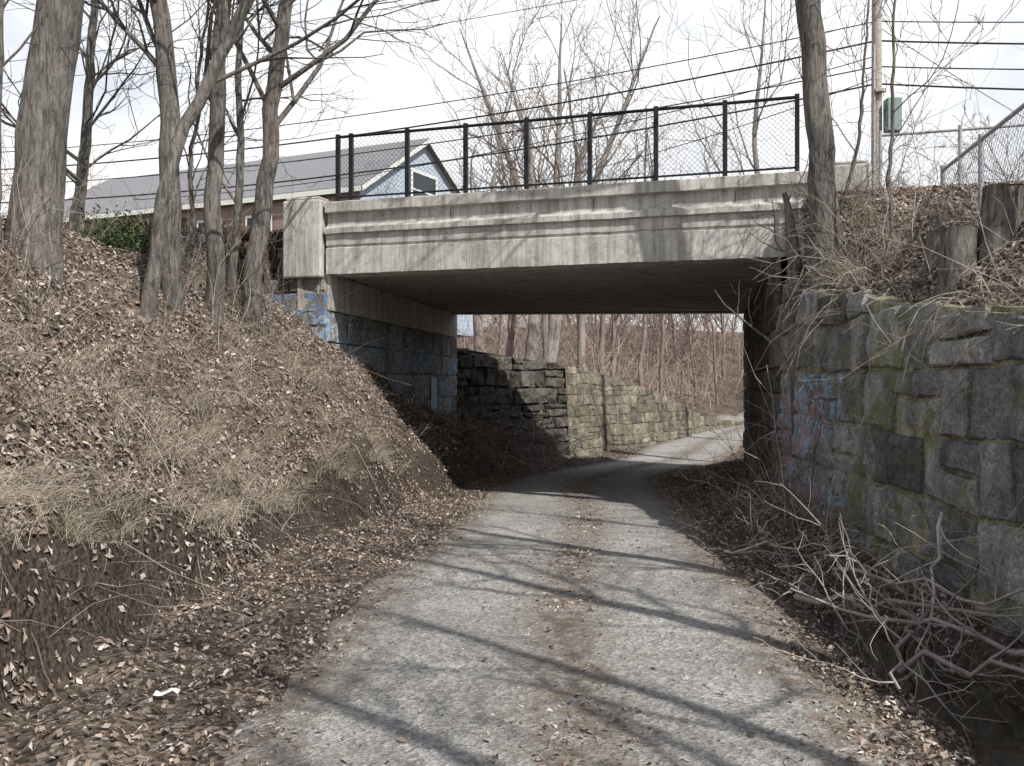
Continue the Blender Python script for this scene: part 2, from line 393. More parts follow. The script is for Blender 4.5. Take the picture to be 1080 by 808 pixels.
m=MB();wallblocks(m,[(5.55,22.6),(3.5,12.5)],lambda x,y:-.8+0*x,lambda x,y:3.27+0*x,.42,(.5,1.0),bat=.0,cols=dark,relief=.03,jit=.015,gap=.008)
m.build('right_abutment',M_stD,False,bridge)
lc=[(.27,.255,.235),(.33,.31,.28),(.22,.21,.195)]
m=MB();wallblocks(m,[(-2.85,14.6),(-1.37,23.6)],lambda x,y:-.6+0*x,lambda x,y:2.72+0*x,.42,(.6,1.1),bat=0,cols=lc,relief=.02,jit=.012,gap=.008,mort=(.25,.24,.21))
m.build('left_abutment',M_stL,False,bridge)
m=MB();wallblocks(m,[(-4.35,15.07),(-2.86,14.6)],lambda x,y:1.2+0*x,lambda x,y:3.22+0*x,.42,(.5,.9),bat=0,cols=lc,relief=.02,jit=.012,gap=.008,thick=.6,zstart=1.15,mort=(.25,.24,.21))
m.build('left_wing_wall',M_stL,False,bridge)
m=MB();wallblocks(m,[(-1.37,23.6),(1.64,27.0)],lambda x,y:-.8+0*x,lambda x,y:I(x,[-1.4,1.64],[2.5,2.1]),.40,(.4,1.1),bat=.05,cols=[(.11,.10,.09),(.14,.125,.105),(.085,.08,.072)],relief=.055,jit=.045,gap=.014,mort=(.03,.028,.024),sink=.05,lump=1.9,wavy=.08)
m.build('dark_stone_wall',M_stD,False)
rp=[(1.62,26.9),(2.9,28.9),(4.4,31),(5.8,33.4),(7.1,36),(8.6,38.4),(10,40.5)]
m=MB();wallblocks(m,rp,lambda x,y:-.8+0*x,lambda x,y:I(y,[26.9,29,31,34,36,38,41],[2.08,1.85,1.45,.85,.38,.15,-.1])+.05*fbm(np.asarray(y)*1.5,np.asarray(y)*0,82),.34,(.25,.8),bat=.06,cols=[(.22,.20,.155),(.27,.24,.19),(.18,.16,.13),(.24,.21,.16)],relief=.02,jit=.012,gap=.004,mort=(.22,.195,.155),sink=.006,lump=2.4,wavy=.12)
m.build('curved_retaining_wall',M_stT,False)

# ------------------------------------------------------------------ bridge superstructure
def nl(x,off=0,z=0):
    return np.array([x-.303*off,N(x)-.953*off,z])
prof=[(-.45,3.27),(.05,3.27),(.05,3.66),(.02,3.675),(.02,3.70),(.045,3.715),(.045,3.87),(.10,3.885),(.10,3.96),(.04,4.0),(.0,4.02),(.0,4.20),(.09,4.215),(.09,4.36),(.07,4.375),(-.35,4.375),(-.35,4.1)]
m=MB();xx=np.r_[np.linspace(-2.84,4.02,140)]
V=np.array([[nl(x_,o_+.005*fbm(x_*7,z_*9,1),z_+.009*fbm(x_*5,z_*3,2)) for x_ in xx] for o_,z_ in prof]);m.add(V,grid(140,len(prof)))
m.build('fascia_parapet',M_conc,False,bridge)
m=MB()
for xj in (-.9,1.15,3.0):
    a,b_,o=4.035,4.185,.008
    P=[nl(xj-.006,o,a),nl(xj+.006,o,a),nl(xj+.006,o,b_),nl(xj-.006,o,b_)];m.add(P,[[0,1,2,3]])
m.build('parapet_joints',M_timber,False,bridge)
nL,nR=np.array([-2.85,14.6]),np.array([3.52,12.57]);fL,fR=np.array([-1.5,22.9]),np.array([5.5,22.5])
m=MB();T=[]
nb=26
for i in range(nb):
    for (a,zz) in ((i/nb+.001,3.30+.015*(i%2)),((i+1)/nb-.004,3.30+.015*(i%2)),((i+1)/nb-.002,3.36),((i+1)/nb+.0,3.36)):
        T.append((a,zz))
R_=[]
for a,zz in T:
    l=nL*(1-a)+fL*a;r=nR*(1-a)+fR*a
    R_.append([(l[0]-.5,l[1]+.02,zz)]+[(l[0]*(1-q)+r[0]*q,l[1]*(1-q)+r[1]*q,zz) for q in np.linspace(0,1,8)]+[(r[0]+.5,r[1],zz)])
m.add(np.array(R_),grid(10,len(T)))
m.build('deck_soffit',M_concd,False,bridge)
m=MB()
q=[nL+[-.6,.4],nR+[.6,.4],fR+[.6,0],fL+[-.6,0]]
V=[(a[0],a[1],z_) for z_ in (3.40,4.03) for a in q];m.add(V,[[3,2,1,0],[4,5,6,7],[0,1,5,4],[1,2,6,5],[2,3,7,6],[3,0,4,7]])
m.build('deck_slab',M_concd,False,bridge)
m=MB();V=[]
for z_ in (3.27,4.37):
    for a in (fL+[-.3,0],fR+[.3,0],fR+[.3,.35],fL+[-.3,.35]): V.append((a[0],a[1],z_))
m.add(V,[[3,2,1,0],[4,5,6,7],[0,1,5,4],[1,2,6,5],[2,3,7,6],[3,0,4,7]]);m.build('far_parapet',M_conc,False,bridge)
m=MB();dv=np.array([1.48,9.0]);dv/=np.linalg.norm(dv);nv=np.array([dv[1],-dv[0]])
Rm=np.array([[dv[0],nv[0],0],[dv[1],nv[1],0],[0,0,1]])
m.box((.03,-.5,2.72),(8.95,.05,3.29),None,Rm,(-2.85,14.6,0));m.build('bearing_seat',M_conc,False,bridge,.015)
m=MB();m.box((6.35,.035,1.02),(6.85,.047,1.72),None,Rm,(-2.85,14.6,0));m.build('blue_paint_patch',M_blue,False,bridge)
ang=math.atan2(-.318,1);ca,sa=math.cos(ang),math.sin(ang);RB=np.array([[ca,-sa,0],[sa,ca,0],[0,0,1]])
m=MB();o=nl(-3.52,0,0)
m.box((0,-.13,3.225),(.66,.45,4.42),None,RB,o);m.box((.03,-.10,4.42),(.63,.42,4.47),None,RB,o)
m.build('left_end_pier',M_conc,False,bridge,.025)
m=MB();o=nl(4.06,0,0)
m.box((0,-.12,2.9),(.6,.45,4.42),None,RB,o);m.box((.03,-.09,4.42),(.57,.42,4.47),None,RB,o)
m.build('right_end_pier',M_conc,False,bridge,.025)
m=MB()
V=[]
for x_ in np.linspace(-70,70,60):
    for vv in (.5,7.9): V.append(nl(x_,-vv,4.045))
V=np.array(V).reshape(60,2,3);m.add(V,grid(2,60));m.build('road',M_road,False,col=False)
def chain(name,A,B,zb,zt,posts,pmat,wmat,pitch=.052,wr=.0022,pr=.028,square=True):
    e=empty(name);A=np.array(A,float);B=np.array(B,float);L=np.linalg.norm(B-A);dd=(B-A)/L
    def P(s,z): return np.array([A[0]+dd[0]*s,A[1]+dd[1]*s,z])
    fb=(lambda s:zb) if not callable(zb) else zb
    ft=(lambda s:zt) if not callable(zt) else zt
    m=MB()
    for s in posts:
        if square:
            a=math.atan2(dd[1],dd[0]);R=np.array([[math.cos(a),-math.sin(a),0],[math.sin(a),math.cos(a),0],[0,0,1]])
            m.box((-pr,-pr,fb(s)),(pr,pr,ft(s)+.02),None,R,P(s,0));m.box((-pr*2.2,-pr*2.2,fb(s)),(pr*2.2,pr*2.2,fb(s)+.02),None,R,P(s,0))
        else: tube(m,[P(s,fb(s)-.3),P(s,ft(s)+.04)],[pr,pr],10,None,0,True)
    m.build('posts',pmat,False,e,.003)
    m=MB()
    ss=np.linspace(posts[0],posts[-1],12)
    tube(m,[P(s,ft(s)-.02) for s in ss],pr*.75,8);tube(m,[P(s,fb(s)+.09) for s in ss],pr*.5,8)
    m.build('rails',pmat,True,e)
    m=MB();s=posts[0]-3
    while s<posts[-1]:
        for sg in (1,-1):
            H=ft(max(s,0))-fb(max(s,0))-.12
            a,b_=(s,s+H) if sg>0 else (s+H,s)
            z0=fb(max(s,0))+.08
            pts=[]
            for q in np.linspace(0,1,15):
                sv=a+(b_-a)*q
                pts.append((sv,z0+H*q))
            pts=[t for t in pts if posts[0]<=t[0]<=posts[-1]]
            if len(pts)>1: tube(m,[P(t[0],t[1]) for t in (pts[0],pts[-1])],wr,3)
        s+=pitch*1.41
    m.build('mesh',wmat,False,e)
    return e
A=nl(-2.72,-.1);B=nl(3.76,-.1)
L=np.linalg.norm(B-A)
chain('chain_link_fence',A[:2],B[:2],4.375,5.42,[.0]+[ .225+i*(L-.225)/7 for i in range(8)],M_black,M_wire,.052,.0026,.031)
A=np.array([5.55,12.2]);B=np.array([4.75,7.6])
chain('chain_link_fence',A,B,lambda s:3.25,lambda s:4.36,[0,1.55,3.1,4.65],M_galv,M_galv,.07,.0026,.032,False)
A=nl(4.75,-.2)[:2];B=nl(10.5,-.2)[:2]
chain('chain_link_fence',A,B,4.02,4.85,[0,.95,3,6.0],M_galv,M_galv,.06,.002,.025,False)
m=MB()
for i,(a,zz) in enumerate(((0,3.42),(.05,3.66),(0,3.92))):
    P0=nl(-3.7,.25+a,zz);P1=nl(-7.5,.35+a,zz+.12);pp=np.array([P0*(1-q)+P1*q+[0,0,.02*math.sin(q*9+i)] for q in np.linspace(0,1,14)])
    tube(m,pp,.085+.01*i,9,None,.03,True)
for x_ in (-3.95,-5.3,-6.7):
    p0=nl(x_,.1,2.6);tube(m,[p0,p0+[0,0,1.0],p0+[0,0,1.65]],.1,10,None,.02,True)
m.build('timber_guardrail',M_timber,True)

# ------------------------------------------------------------------ utility pole and cables
e=empty('utility_pole');m=MB()
tube(m,[(8.47,22,3.8),(8.47,22,8),(8.47,22,13)],[.135,.12,.1],12);
m.build('pole',M_wood,True,e)
m=MB();m.box((7.3,21.93,12.0),(9.7,22.07,12.14));m.box((8.35,21.75,8.3),(8.6,21.9,8.38));m.build('crossarm',M_wood,False,e,.01)
m=MB();m.box((8.62,21.7,7.4),(8.94,22.0,8.15));m.box((8.58,21.8,7.5),(8.62,21.9,7.6));m.box((8.58,21.8,7.9),(8.62,21.9,8.0));tube(m,[(8.80,21.85,8.15),(8.80,21.85,8.3)],[.03,.02],8)
m.build('equipment_box',M_box,False,e,.03)
m=MB();tube(m,[(8.36,21.86,4.2),(8.36,21.86,9.4)],.03,8);m.build('conduit',M_galv,True,e)
m=MB()
dirr=np.array([-.953,.303,0])
def cable(p0,p1,sag,r=.014):
    q=np.linspace(0,1,40)[:,None];P=np.array(p0)*(1-q)+np.array(p1)*q;P[:,2]-=(4*sag*q*(1-q))[:,0];tube(m,P,r,4)
pl=np.array([8.47,22,0])+dirr*42;pr_=np.array([8.47,22,0])-dirr*36
for (z_,sag,r,dx) in ((12.2,.9,.01,-1),(12.2,.9,.01,1),(10.0,1.2,.014,0),(9.55,1.3,.022,0),(8.95,1.2,.016,0),(8.55,1.35,.022,0)):
    o=np.array([dx*.3,dx*-.95,z_])
    cable(pl+o,np.array([8.47,22,0])+o,sag,r);cable(np.array([8.47,22,0])+o,pr_+o,sag,r)
cable((8.47,22,9.2),(-12,30,7.4),.6,.012);cable((8.47,22,8.7),(-4.6,34.9,8.3),.6,.012);cable((8.47,22,9.9),(30,40,9),.5,.012)
m.build('overhead_cables',M_cable,True)
e2=empty('utility_pole');m=MB();tube(m,[pl+[0,0,3.5],pl+[0,0,13]],[.14,.1],10);m.build('pole',M_wood,True,e2)
m=MB();m.box(tuple(pl+[-.1,-1.2,12.0]),tuple(pl+[.1,1.2,12.14]));m.build('crossarm',M_wood,False,e2)

# ------------------------------------------------------------------ buildings
def house(name,A,dirf,Lf,D,ze,zr,zb,Mw,Mg,wins,gwins,over=.35):
    e=empty(name);A=np.array(A,float);f=np.array(dirf,float);f/=np.linalg.norm(f);g_=np.array([-f[1],f[0]])
    if g_[1]<0: g_=-g_
    def P(a,b_,z): return (A[0]+f[0]*a+g_[0]*b_,A[1]+f[1]*a+g_[1]*b_,z)
    m=MB();m.add([P(0,0,zb),P(Lf,0,zb),P(Lf,0,ze),P(0,0,ze)],[[0,1,2,3]]);m.add([P(0,D,zb),P(Lf,D,zb),P(Lf,D,ze),P(0,D,ze)],[[0,1,2,3]]);m.build('long_walls',Mw,False,e)
    m=MB()
    for a in (0,Lf):
        m.add([P(a,0,zb),P(a,D,zb),P(a,D,ze),P(a,0,ze)],[[0,1,2,3]]);m.add([P(a,0,ze),P(a,D/2,ze),P(a,D/2,zr),P(a,D/4,(ze+zr)/2)],[[0,1,2,3]]);m.add([P(a,D,ze),P(a,D/2,ze),P(a,D/2,zr),P(a,D*.75,(ze+zr)/2)],[[0,1,2,3]])
    m.build('gable_walls',Mg,False,e)
    sl=(zr-ze)/(D/2)
    m=MB()
    for sgn in (0,1):
        b0=-over if sgn==0 else D+over
        t0,t1=.02,.10
        V=[P(-over,b0,ze-over*sl+t0),P(Lf+over,b0,ze-over*sl+t0),P(Lf+over,D/2,zr+t0),P(-over,D/2,zr+t0),P(-over,b0,ze-over*sl+t1),P(Lf+over,b0,ze-over*sl+t1),P(Lf+over,D/2,zr+t1),P(-over,D/2,zr+t1)]
        m.add(V,[[0,3,2,1],[4,5,6,7],[0,1,5,4],[1,2,6,5],[2,3,7,6],[3,0,4,7]])
    m.build('roof',M_roof,False,e)
    m=MB()
    for sgn in (0,1):
        b0=-over if sgn==0 else D+over
        V=[P(-over-.03,b0,ze-over*sl-.12),P(-over-.03,D/2,zr-.12),P(-over-.03,D/2,zr+.06),P(-over-.03,b0,ze-over*sl+.06)];m.add(V,[[0,1,2,3]])
    V=[P(-over,-over-.03,ze-over*sl-.12),P(Lf+over,-over-.03,ze-over*sl-.12),P(Lf+over,-over-.03,ze-over*sl+.06),P(-over,-over-.03,ze-over*sl+.06)];m.add(V,[[0,1,2,3]])
    m.build('trim',M_paper,False,e,0,False)
    m=MB();mf=MB()
    for (a,z0,w_,h_) in wins:
        m.add([P(a,-.03,z0),P(a+w_,-.03,z0),P(a+w_,-.03,z0+h_),P(a,-.03,z0+h_)],[[0,1,2,3]])
        for (a0,a1,q0,q1) in ((a-.08,a+w_+.08,z0-.1,z0),(a-.08,a+w_+.08,z0+h_,z0+h_+.1),(a-.08,a,z0,z0+h_),(a+w_,a+w_+.08,z0,z0+h_),(a,a+w_,z0+h_/2-.03,z0+h_/2+.03)):
            mf.add([P(a0,-.06,q0),P(a1,-.06,q0),P(a1,-.06,q1),P(a0,-.06,q1)],[[0,1,2,3]])
    for (b0,z0,w_,h_) in gwins:
        m.add([P(-.03,b0,z0),P(-.03,b0+w_,z0),P(-.03,b0+w_,z0+h_),P(-.03,b0,z0+h_)],[[0,1,2,3]])
        for (a0,a1,q0,q1) in ((b0-.14,b0+w_+.14,z0-.14,z0),(b0-.14,b0+w_+.14,z0+h_,z0+h_+.14),(b0-.14,b0,z0,z0+h_),(b0+w_,b0+w_+.14,z0,z0+h_),(b0,b0+w_,z0+h_/2-.03,z0+h_/2+.03)):
            mf.add([P(-.06,a0,q0),P(-.06,a1,q0),P(-.06,a1,q1),P(-.06,a0,q1)],[[0,1,2,3]])
    m.build('windows',M_glass,False,e,0,False);mf.build('window_frames',M_paper,False,e,0,False)
    return e
house('brick_building',(-5.3,33),(-.90,.436),17,8.5,8.5,11.0,3.6,M_brick,M_sid,[(1.5+i*2.4,6.4,1.1,1.3) for i in range(6)]+[(1.5+i*2.4,4.3,1.1,1.3) for i in range(6)],[(3.4,8.35,1.7,1.3),(1.2,5.2,1.0,1.2),(5.2,5.2,1.0,1.2)],.25)
house('white_house',(3.2,72),(-.95,.3),9,7,10.0,12,5.0,M_paper,M_paper,[(1+i*2.3,7.5,1,1.3) for i in range(3)],[(1.5,7.5,1,1.3)])

# ------------------------------------------------------------------ trees near the path
def hz(x,y): return float(h(x,y))
def onetree(name,P,R,mat=M_bark,**kw):
    m=MB();P=[list(q) for q in P];P[0][2]=hz(P[0][0],P[0][1])-.45
    tree(m,P,R,**kw);return m.build(name,mat,True)
onetree('oak_tree',[(-4.8,9.5,0),(-4.7,9.5,4.2),(-4.5,9.5,5.6),(-4.2,9.6,8),(-4.0,9.8,12)],[.25,.225,.205,.18,.06],nch=(14,7,5),tmin=.35,k=22,rough=.03,flare=1.25)
onetree('bare_tree',[(-3.9,11,0),(-3.96,11,4.7),(-4.1,11,6.05),(-4.1,11,8),(-4,11,11)],[.12,.11,.10,.07,.02],nch=(15,7,5),tmin=.3,wob=.025)
onetree('bare_tree',[(-4.07,10.5,0),(-3.85,10.5,3.6),(-3.52,10.5,4.58),(-2.83,10.5,5.84),(-2.0,10.6,7.4),(-1.4,10.6,9.5)],[.09,.075,.07,.06,.04,.015],nch=(13,6,5),tmin=.35,wob=.02)
onetree('bare_tree',[(-3.8,12,0),(-3.83,12,4.5),(-3.72,12,6.45),(-3.6,12,9),(-3.4,12,11.5)],[.115,.10,.09,.06,.02],nch=(14,7,5),tmin=.3,wob=.025)
onetree('bare_tree',[(-3.56,12.8,0),(-3.29,12.8,4.85),(-3.07,12.8,6.8),(-2.7,12.8,9),(-2.5,12.8,11.5)],[.13,.11,.095,.06,.02],nch=(18,8,6),tmin=.28,bias=(.2,0,.15),wob=.02,lenf=(.3,.6))
onetree('bare_tree',[(-3.86,13,0),(-3.72,13,4.6),(-3.6,13,6.2),(-3.3,13,8.5)],[.06,.05,.04,.015],nch=(12,6,5),tmin=.25,wob=.02)
onetree('bare_tree',[(-4.95,9.1,0),(-4.88,9.1,4.5),(-4.85,9.1,8)],[.045,.035,.015],nch=(10,6,4),tmin=.25)
onetree('bare_tree',[(-5.5,12,0),(-5.4,12,4.5),(-5.25,12,8.5)],[.045,.04,.015],nch=(12,6,4),tmin=.2,wob=.02)
onetree('bare_tree',[(-4.6,13.2,0),(-4.5,13.2,4.5),(-4.2,13.2,8)],[.035,.03,.012],nch=(12,6,4),tmin=.2,wob=.025)
onetree('bare_tree',[(-6.6,14,0),(-6.3,14,5),(-6.0,14,9)],[.09,.08,.03],nch=(12,6,5),tmin=.25)
onetree('bare_tree',[(3.78,11.3,0),(3.70,11.3,3.6),(3.57,11.3,4.6),(3.40,11.3,6.3),(3.3,11.2,8.5),(3.5,11,12)],[.20,.155,.145,.14,.12,.03],nch=(12,6,5),tmin=.4,k=18,rough=.05,flare=1.35,wob=.02)
onetree('bare_tree',[(3.95,11.6,0),(4.25,11.6,4.6),(4.45,11.5,7)],[.028,.02,.008],nch=(8,5,4),tmin=.15)
onetree('bare_tree',[(4.3,10.6,0),(4.3,10.6,4.6),(4.25,10.6,7)],[.025,.02,.008],nch=(8,5,4),tmin=.15)
onetree('broken_stump',[(3.62,11.7,0),(3.50,11.7,3.3),(3.38,11.7,3.95)],[.1,.08,.03],nch=(3,3,2),tmin=.4,k=10)
for (x_,y_,hh,r_) in ((4.7,4.4,10,.12),(5.2,1.4,11,.14),(4.4,-1.5,10,.12),(6.2,-4.5,12,.14),(5.6,3.2,9,.08),(4.5,0.2,9,.08),(5.4,6.3,8,.06)):
    onetree('bare_tree',[(x_,y_,0),(x_+.1,y_,5.5),(x_-.2,y_,hh)],[r_,r_*.75,.02],nch=(11,6,3),tmin=.35,k=9,bias=(-.05,0,.15))
m=MB()
zb=hz(1.2,31)
for (tip,r_) in (((-1.6,31,13.2),.13),((1.6,31.5,13.8),.14),((4.9,31,13.6),.13),((3.2,30.5,11.0),.11),((-.2,32,12.5),.1)):
    P=np.array([(1.2,31,zb-.2),(1.4+.1*(tip[0]-1.4),31,zb+3.2),(1.4+.45*(tip[0]-1.4),31,zb+6.8),tip])
    tree(m,P,[r_*1.2,r_,r_*.8,.02],nch=(11,5,4),tmin=.35,k=9,flare=1.1,bias=(0,0,.35),minr=.008)
m.build('bare_tree',M_barkl,True)
onetree('bare_tree',[(8.7,32,0),(8.5,32,6),(8.2,32,10),(8.6,32,15)],[.13,.11,.08,.02],M_barkl,nch=(11,6,4),tmin=.4,bias=(0,0,.4),minr=.008)
for (x_,y_,r_) in ((-1.0,28.2,.16),(-.1,28.8,.12),(.5,28,.19),(2.3,31.2,.15),(3.1,32.8,.11),(4.8,35.5,.1),(5.6,36.5,.08),(3.9,38,.12)):
    onetree('bare_tree',[(x_,y_,0),(x_+.15,y_,5),(x_+rng.normal(0,.5),y_,11+rng.uniform(-2,1))],[r_,r_*.8,.02],M_barkl if r_>.13 else M_barkd,nch=(8,4,4),tmin=.35,k=9,minr=.008,wob=.03)
protos=[]
for i in range(7):
    m=MB();H=rng.uniform(6,9.5)
    P=np.array([(0,0,-.3),(rng.normal(0,.35),rng.normal(0,.3),H*.5),(rng.normal(0,.9),rng.normal(0,.8),H)])
    P,R=resample(P,[.10,.06,.012],9);P[1:,:2]+=np.cumsum(rng.normal(0,.08,(8,2)),0);grow(m,P,R,0,3,(12,5,4),.18,k=5,minr=.012,bias=(0,0,.3))
    protos.append((np.concatenate(m.V),np.concatenate(m.F)))
w=MB();cnt=0
while cnt<130:
    y_=rng.uniform(41,92);x_=rng.uniform(-.1,.5)*y_+rng.uniform(-4,3)
    if abs(x_-pc(y_))<2.3: continue
    V,F=protos[rng.integers(7)];a=rng.uniform(0,6.28);s=rng.uniform(.5,1.15)*(1.0 if y_<60 else .8)
    ca_,sa_=math.cos(a),math.sin(a);VV=V@np.array([[ca_,sa_,0],[-sa_,ca_,0],[0,0,1]])*s+np.array([x_,y_,hz(x_,y_)])
    w.add(VV,F);cnt+=1
w.build('distant_trees',M_barkd,True)
def brush(mb,n,reg,Lr,r=(.003,.007),cols=None,up=.7,side=(0,0,0),kids=3,dz=0,droop=.12,accept=None):
    c=0
    while c<n:
        x_=rng.uniform(reg[0],reg[1]);y_=rng.uniform(reg[2],reg[3])
        if accept and not accept(x_,y_): continue
        c+=1
        p=np.array([x_,y_,hz(x_,y_)+dz-.03]);d=rng.normal(0,.6,3)+np.array([side[0],side[1],up]);d/=np.linalg.norm(d)
        L=rng.uniform(*Lr);k=6;pts=[p]
        for j in range(k-1):
            d=d+rng.normal(0,.22,3)+[0,0,-droop];d/=np.linalg.norm(d);pts.append(pts[-1]+d*L/(k-1))
        pts=np.array(pts);r0=rng.uniform(*r);C=np.array(cols[rng.integers(len(cols))])*rng.uniform(.7,1.2)
        tube(mb,pts,np.linspace(r0,r0*.35,k),3,C)
        for q in range(rng.integers(0,kids+1)):
            a=rng.integers(1,k-1);dd=(pts[a+1]-pts[a])/L*k*.5+rng.normal(0,.6,3);dd/=np.linalg.norm(dd);l=L*rng.uniform(.2,.5)
            tube(mb,np.array([pts[a],pts[a]+dd*l*.5,pts[a]+(dd+rng.normal(0,.2,3))*l]),np.array([r0*.6,r0*.45,r0*.25]),3,C)
bc=[(.22,.18,.15),(.32,.275,.23),(.15,.12,.10),(.42,.375,.32)]
m=MB();brush(m,3000,(-2,30,30,75),(1.2,3.4),(.008,.018),[(.34,.26,.22),(.40,.33,.28),(.31,.21,.16)],1.2,kids=4,droop=.02,accept=lambda x,y:abs(x-pc(y))>2.0 and (x>xr(y)-1.0 or x<xl(y)-.4))
m.build('woodland_brush',M_straw)
m=MB()
clear=lambda x,y:not(3.55<x<4.5 and 6.6<y<9.3)
brush(m,800,(3.25,4.8,5.5,12.2),(.25,.75),(.0025,.005),bc,.6,(-.3,-.1,0),4,accept=lambda x,y:x>xr(y)+.1 and clear(x,y))
brush(m,190,(3.2,3.75,6,12.4),(.5,1.6),(.0025,.006),bc,.25,(-.75,-.2,0),4,droop=.36,accept=lambda x,y:xr(y)+.05<x<xr(y)+.5)
brush(m,150,(3.3,3.9,8.8,12.4),(.8,1.8),(.003,.006),bc,.3,(-.6,-.2,0),4,droop=.34,accept=lambda x,y:xr(y)+.05<x<xr(y)+.5)
brush(m,50,(3.4,5.0,6,12.2),(1.0,2.0),(.003,.006),bc,1.6,(0,0,0),4,droop=.0,accept=lambda x,y:x>xr(y)+.1 and clear(x,y))
m.build('bank_brush',M_straw)
m=MB();brush(m,200,(1.9,3.4,5,14),(.2,.75),(.003,.006),bc,.4,(0,0,0),3,accept=lambda x,y:pc(y)+1.65<x<xr(y)-.05)
brush(m,95,(2.4,3.4,8.8,13),(.8,2.1),(.003,.007),bc,1.1,(.15,0,0),4,accept=lambda x,y:xr(y)-.6<x<xr(y)-.05)
m.build('dead_brush',M_straw)
m=MB();brush(m,260,(-1.6,1.5,18.5,26),(.5,1.6),(.006,.016),bc,.35,(.2,-.2,0),4,droop=.12,accept=lambda x,y:xl(y)+.15<x<xtoe(y)-.1)
m.build('brush_pile',M_straw)
m=MB()
brush(m,1000,(-5.6,-1.2,3,15),(.2,.8),(.002,.005),bc,.6,(.3,-.1,0),3,accept=lambda x,y:x<xtoe(y)-.15)
brush(m,220,(-5.6,-2.4,6,14.5),(.7,1.7),(.003,.006),bc,1.3,(0,0,0),4,droop=.02,accept=lambda x,y:x<xtoe(y)-1.0)
brush(m,110,(-4,-1.6,3.5,12),(.9,1.8),(.003,.006),bc,.4,(.6,-.1,0),3,droop=.2,accept=lambda x,y:x<xtoe(y)-.2)
m.build('bank_brush',M_straw)
m=MB()
for (a,b_,r_) in (((2.9,6.9,-.05),(1.85,4.6,.12),.020),((3.0,5.3,.1),(1.75,6.1,.25),.018),((2.6,7.6,.1),(2.75,4.6,.55),.016),((2.0,6.8,.08),(2.9,5.2,.3),.022),((2.2,5.4,.05),(2.95,4.3,.2),.018),((2.95,8.3,.2),(1.9,6.6,.1),.014),((1.9,8.6,.05),(2.7,7.7,.3),.013),((2.85,6.2,.75),(2.4,5.5,-.1),.013),((2.9,10.2,.2),(2.1,8.3,.15),.014)):
    a=np.array(a);b_=np.array(b_);P=np.array([a*(1-q)+b_*q+rng.normal(0,.035,3) for q in np.linspace(0,1,9)])
    grow(m,P,np.linspace(r_,r_*.35,9),0,2,(7,4,3),.1,bias=(0,0,.08),C=np.array([.42,.37,.33])*rng.uniform(.7,1.15),minr=.0022,lenf=(.25,.5))
m.build('fallen_branches',M_straw,True)
for (x_,y_,r_,hh) in ((3.82,8.1,.14,.42),(4.16,8.05,.16,.42),(4.0,8.9,.1,.3)):
    e=empty('tree_stump');m=MB();z_=hz(x_,y_)
    top=z_+hh
    tube(m,[(x_,y_,z_-.25),(x_,y_,z_),(x_,y_,z_+hh*.5),(x_+.01,y_,top)],[r_*1.5,r_*1.2,r_*1.02,r_],18,None,.035);m.build('trunk',M_bark,True,e)
    m=MB();k=18;a=np.arange(k)*2*np.pi/k;V=[(x_+.01+math.cos(t)*r_*1.0,y_+math.sin(t)*r_*1.0,top-.004+.012*math.cos(t)) for t in a]+[(x_+.01,y_,top)]
    m.add(V,[[q,(q+1)%k,(q+2)%k,k] for q in range(0,k,2)]);m.build('cut_face',M_cut,False,e)
# ------------------------------------------------------------------ leaves
def scatter(n,reg,dens,size,bright=1.0,pw=1.7):
    k=n
    y=reg[2]+(reg[3]-reg[2])*rng.uniform(0,1,k)**pw
    x=rng.uniform(reg[0],reg[1],k)
    keep=rng.uniform(0,1,k)<dens(x,y);x=x[keep];y=y[keep];k=len(x)
    z=h(x,y);e=.05
    gx=(h(x+e,y)-h(x-e,y))/(2*e);gy=(h(x,y+e)-h(x,y-e))/(2*e);gx=np.clip(gx,-2,2);gy=np.clip(gy,-2,2)
    Nn=np.stack([-gx,-gy,np.ones(k)],1)+rng.normal(0,.5,(k,3));Nn/=np.linalg.norm(Nn,axis=1,keepdims=True)
    t=rng.normal(size=(k,3));t-=(t*Nn).sum(1)[:,None]*Nn;t/=np.linalg.norm(t,axis=1,keepdims=True)
    bt=np.cross(Nn,t);s=(size[0]+(size[1]-size[0])*rng.uniform(0,1,k)**1.6)[:,None];wd=s*rng.uniform(.35,.7,(k,1));curl=s*rng.uniform(-.2,.4,(k,1))
    c=np.stack([x,y,z],1)+Nn*.01+np.array([0,0,.012])*rng.uniform(0,1.5,(k,1))
    V=np.stack([c-t*s*.5,c-t*s*.05+bt*wd*.5+Nn*curl,c+t*s*.5+Nn*curl*.6,c-t*s*.05-bt*wd*.5+Nn*curl],1)
    pal=np.array([(.37,.305,.255),(.28,.22,.18),(.19,.145,.115),(.52,.455,.40),(.12,.092,.075),(.36,.315,.28),(.24,.175,.13)])
    C=pal[rng.choice(7,k,p=[.18,.2,.18,.09,.13,.13,.09])]*rng.uniform(.7,1.25,(k,1))*bright
    return V.reshape(-1,3),np.arange(4*k).reshape(-1,4),np.repeat(C,4,axis=0)
patch=lambda x,y,s:sst(-.25,.2,fbm(x*.9,y*.9,s))
def dl(x,y):
    s=xtoe(y)-x
    return np.where(s>.5,.35+.65*patch(x,y,200),np.where(s>0,.12+.6*sst(0,.35,fbm(x*1.6,y*1.6,203)),0))
L1=MB();L1.add(*scatter(280000,(-6.2,1.2,2.2,24),dl,(.025,.074)))
L1.build('leaf_litter',M_leaf)
def dr(x,y):
    return np.where((x>xr(y)+.1)&(y<13),.9,0)
L2=MB();L2.add(*scatter(45000,(3.0,6.5,4.5,13),dr,(.035,.08),1,1.0));L2.build('leaf_litter',M_leaf)
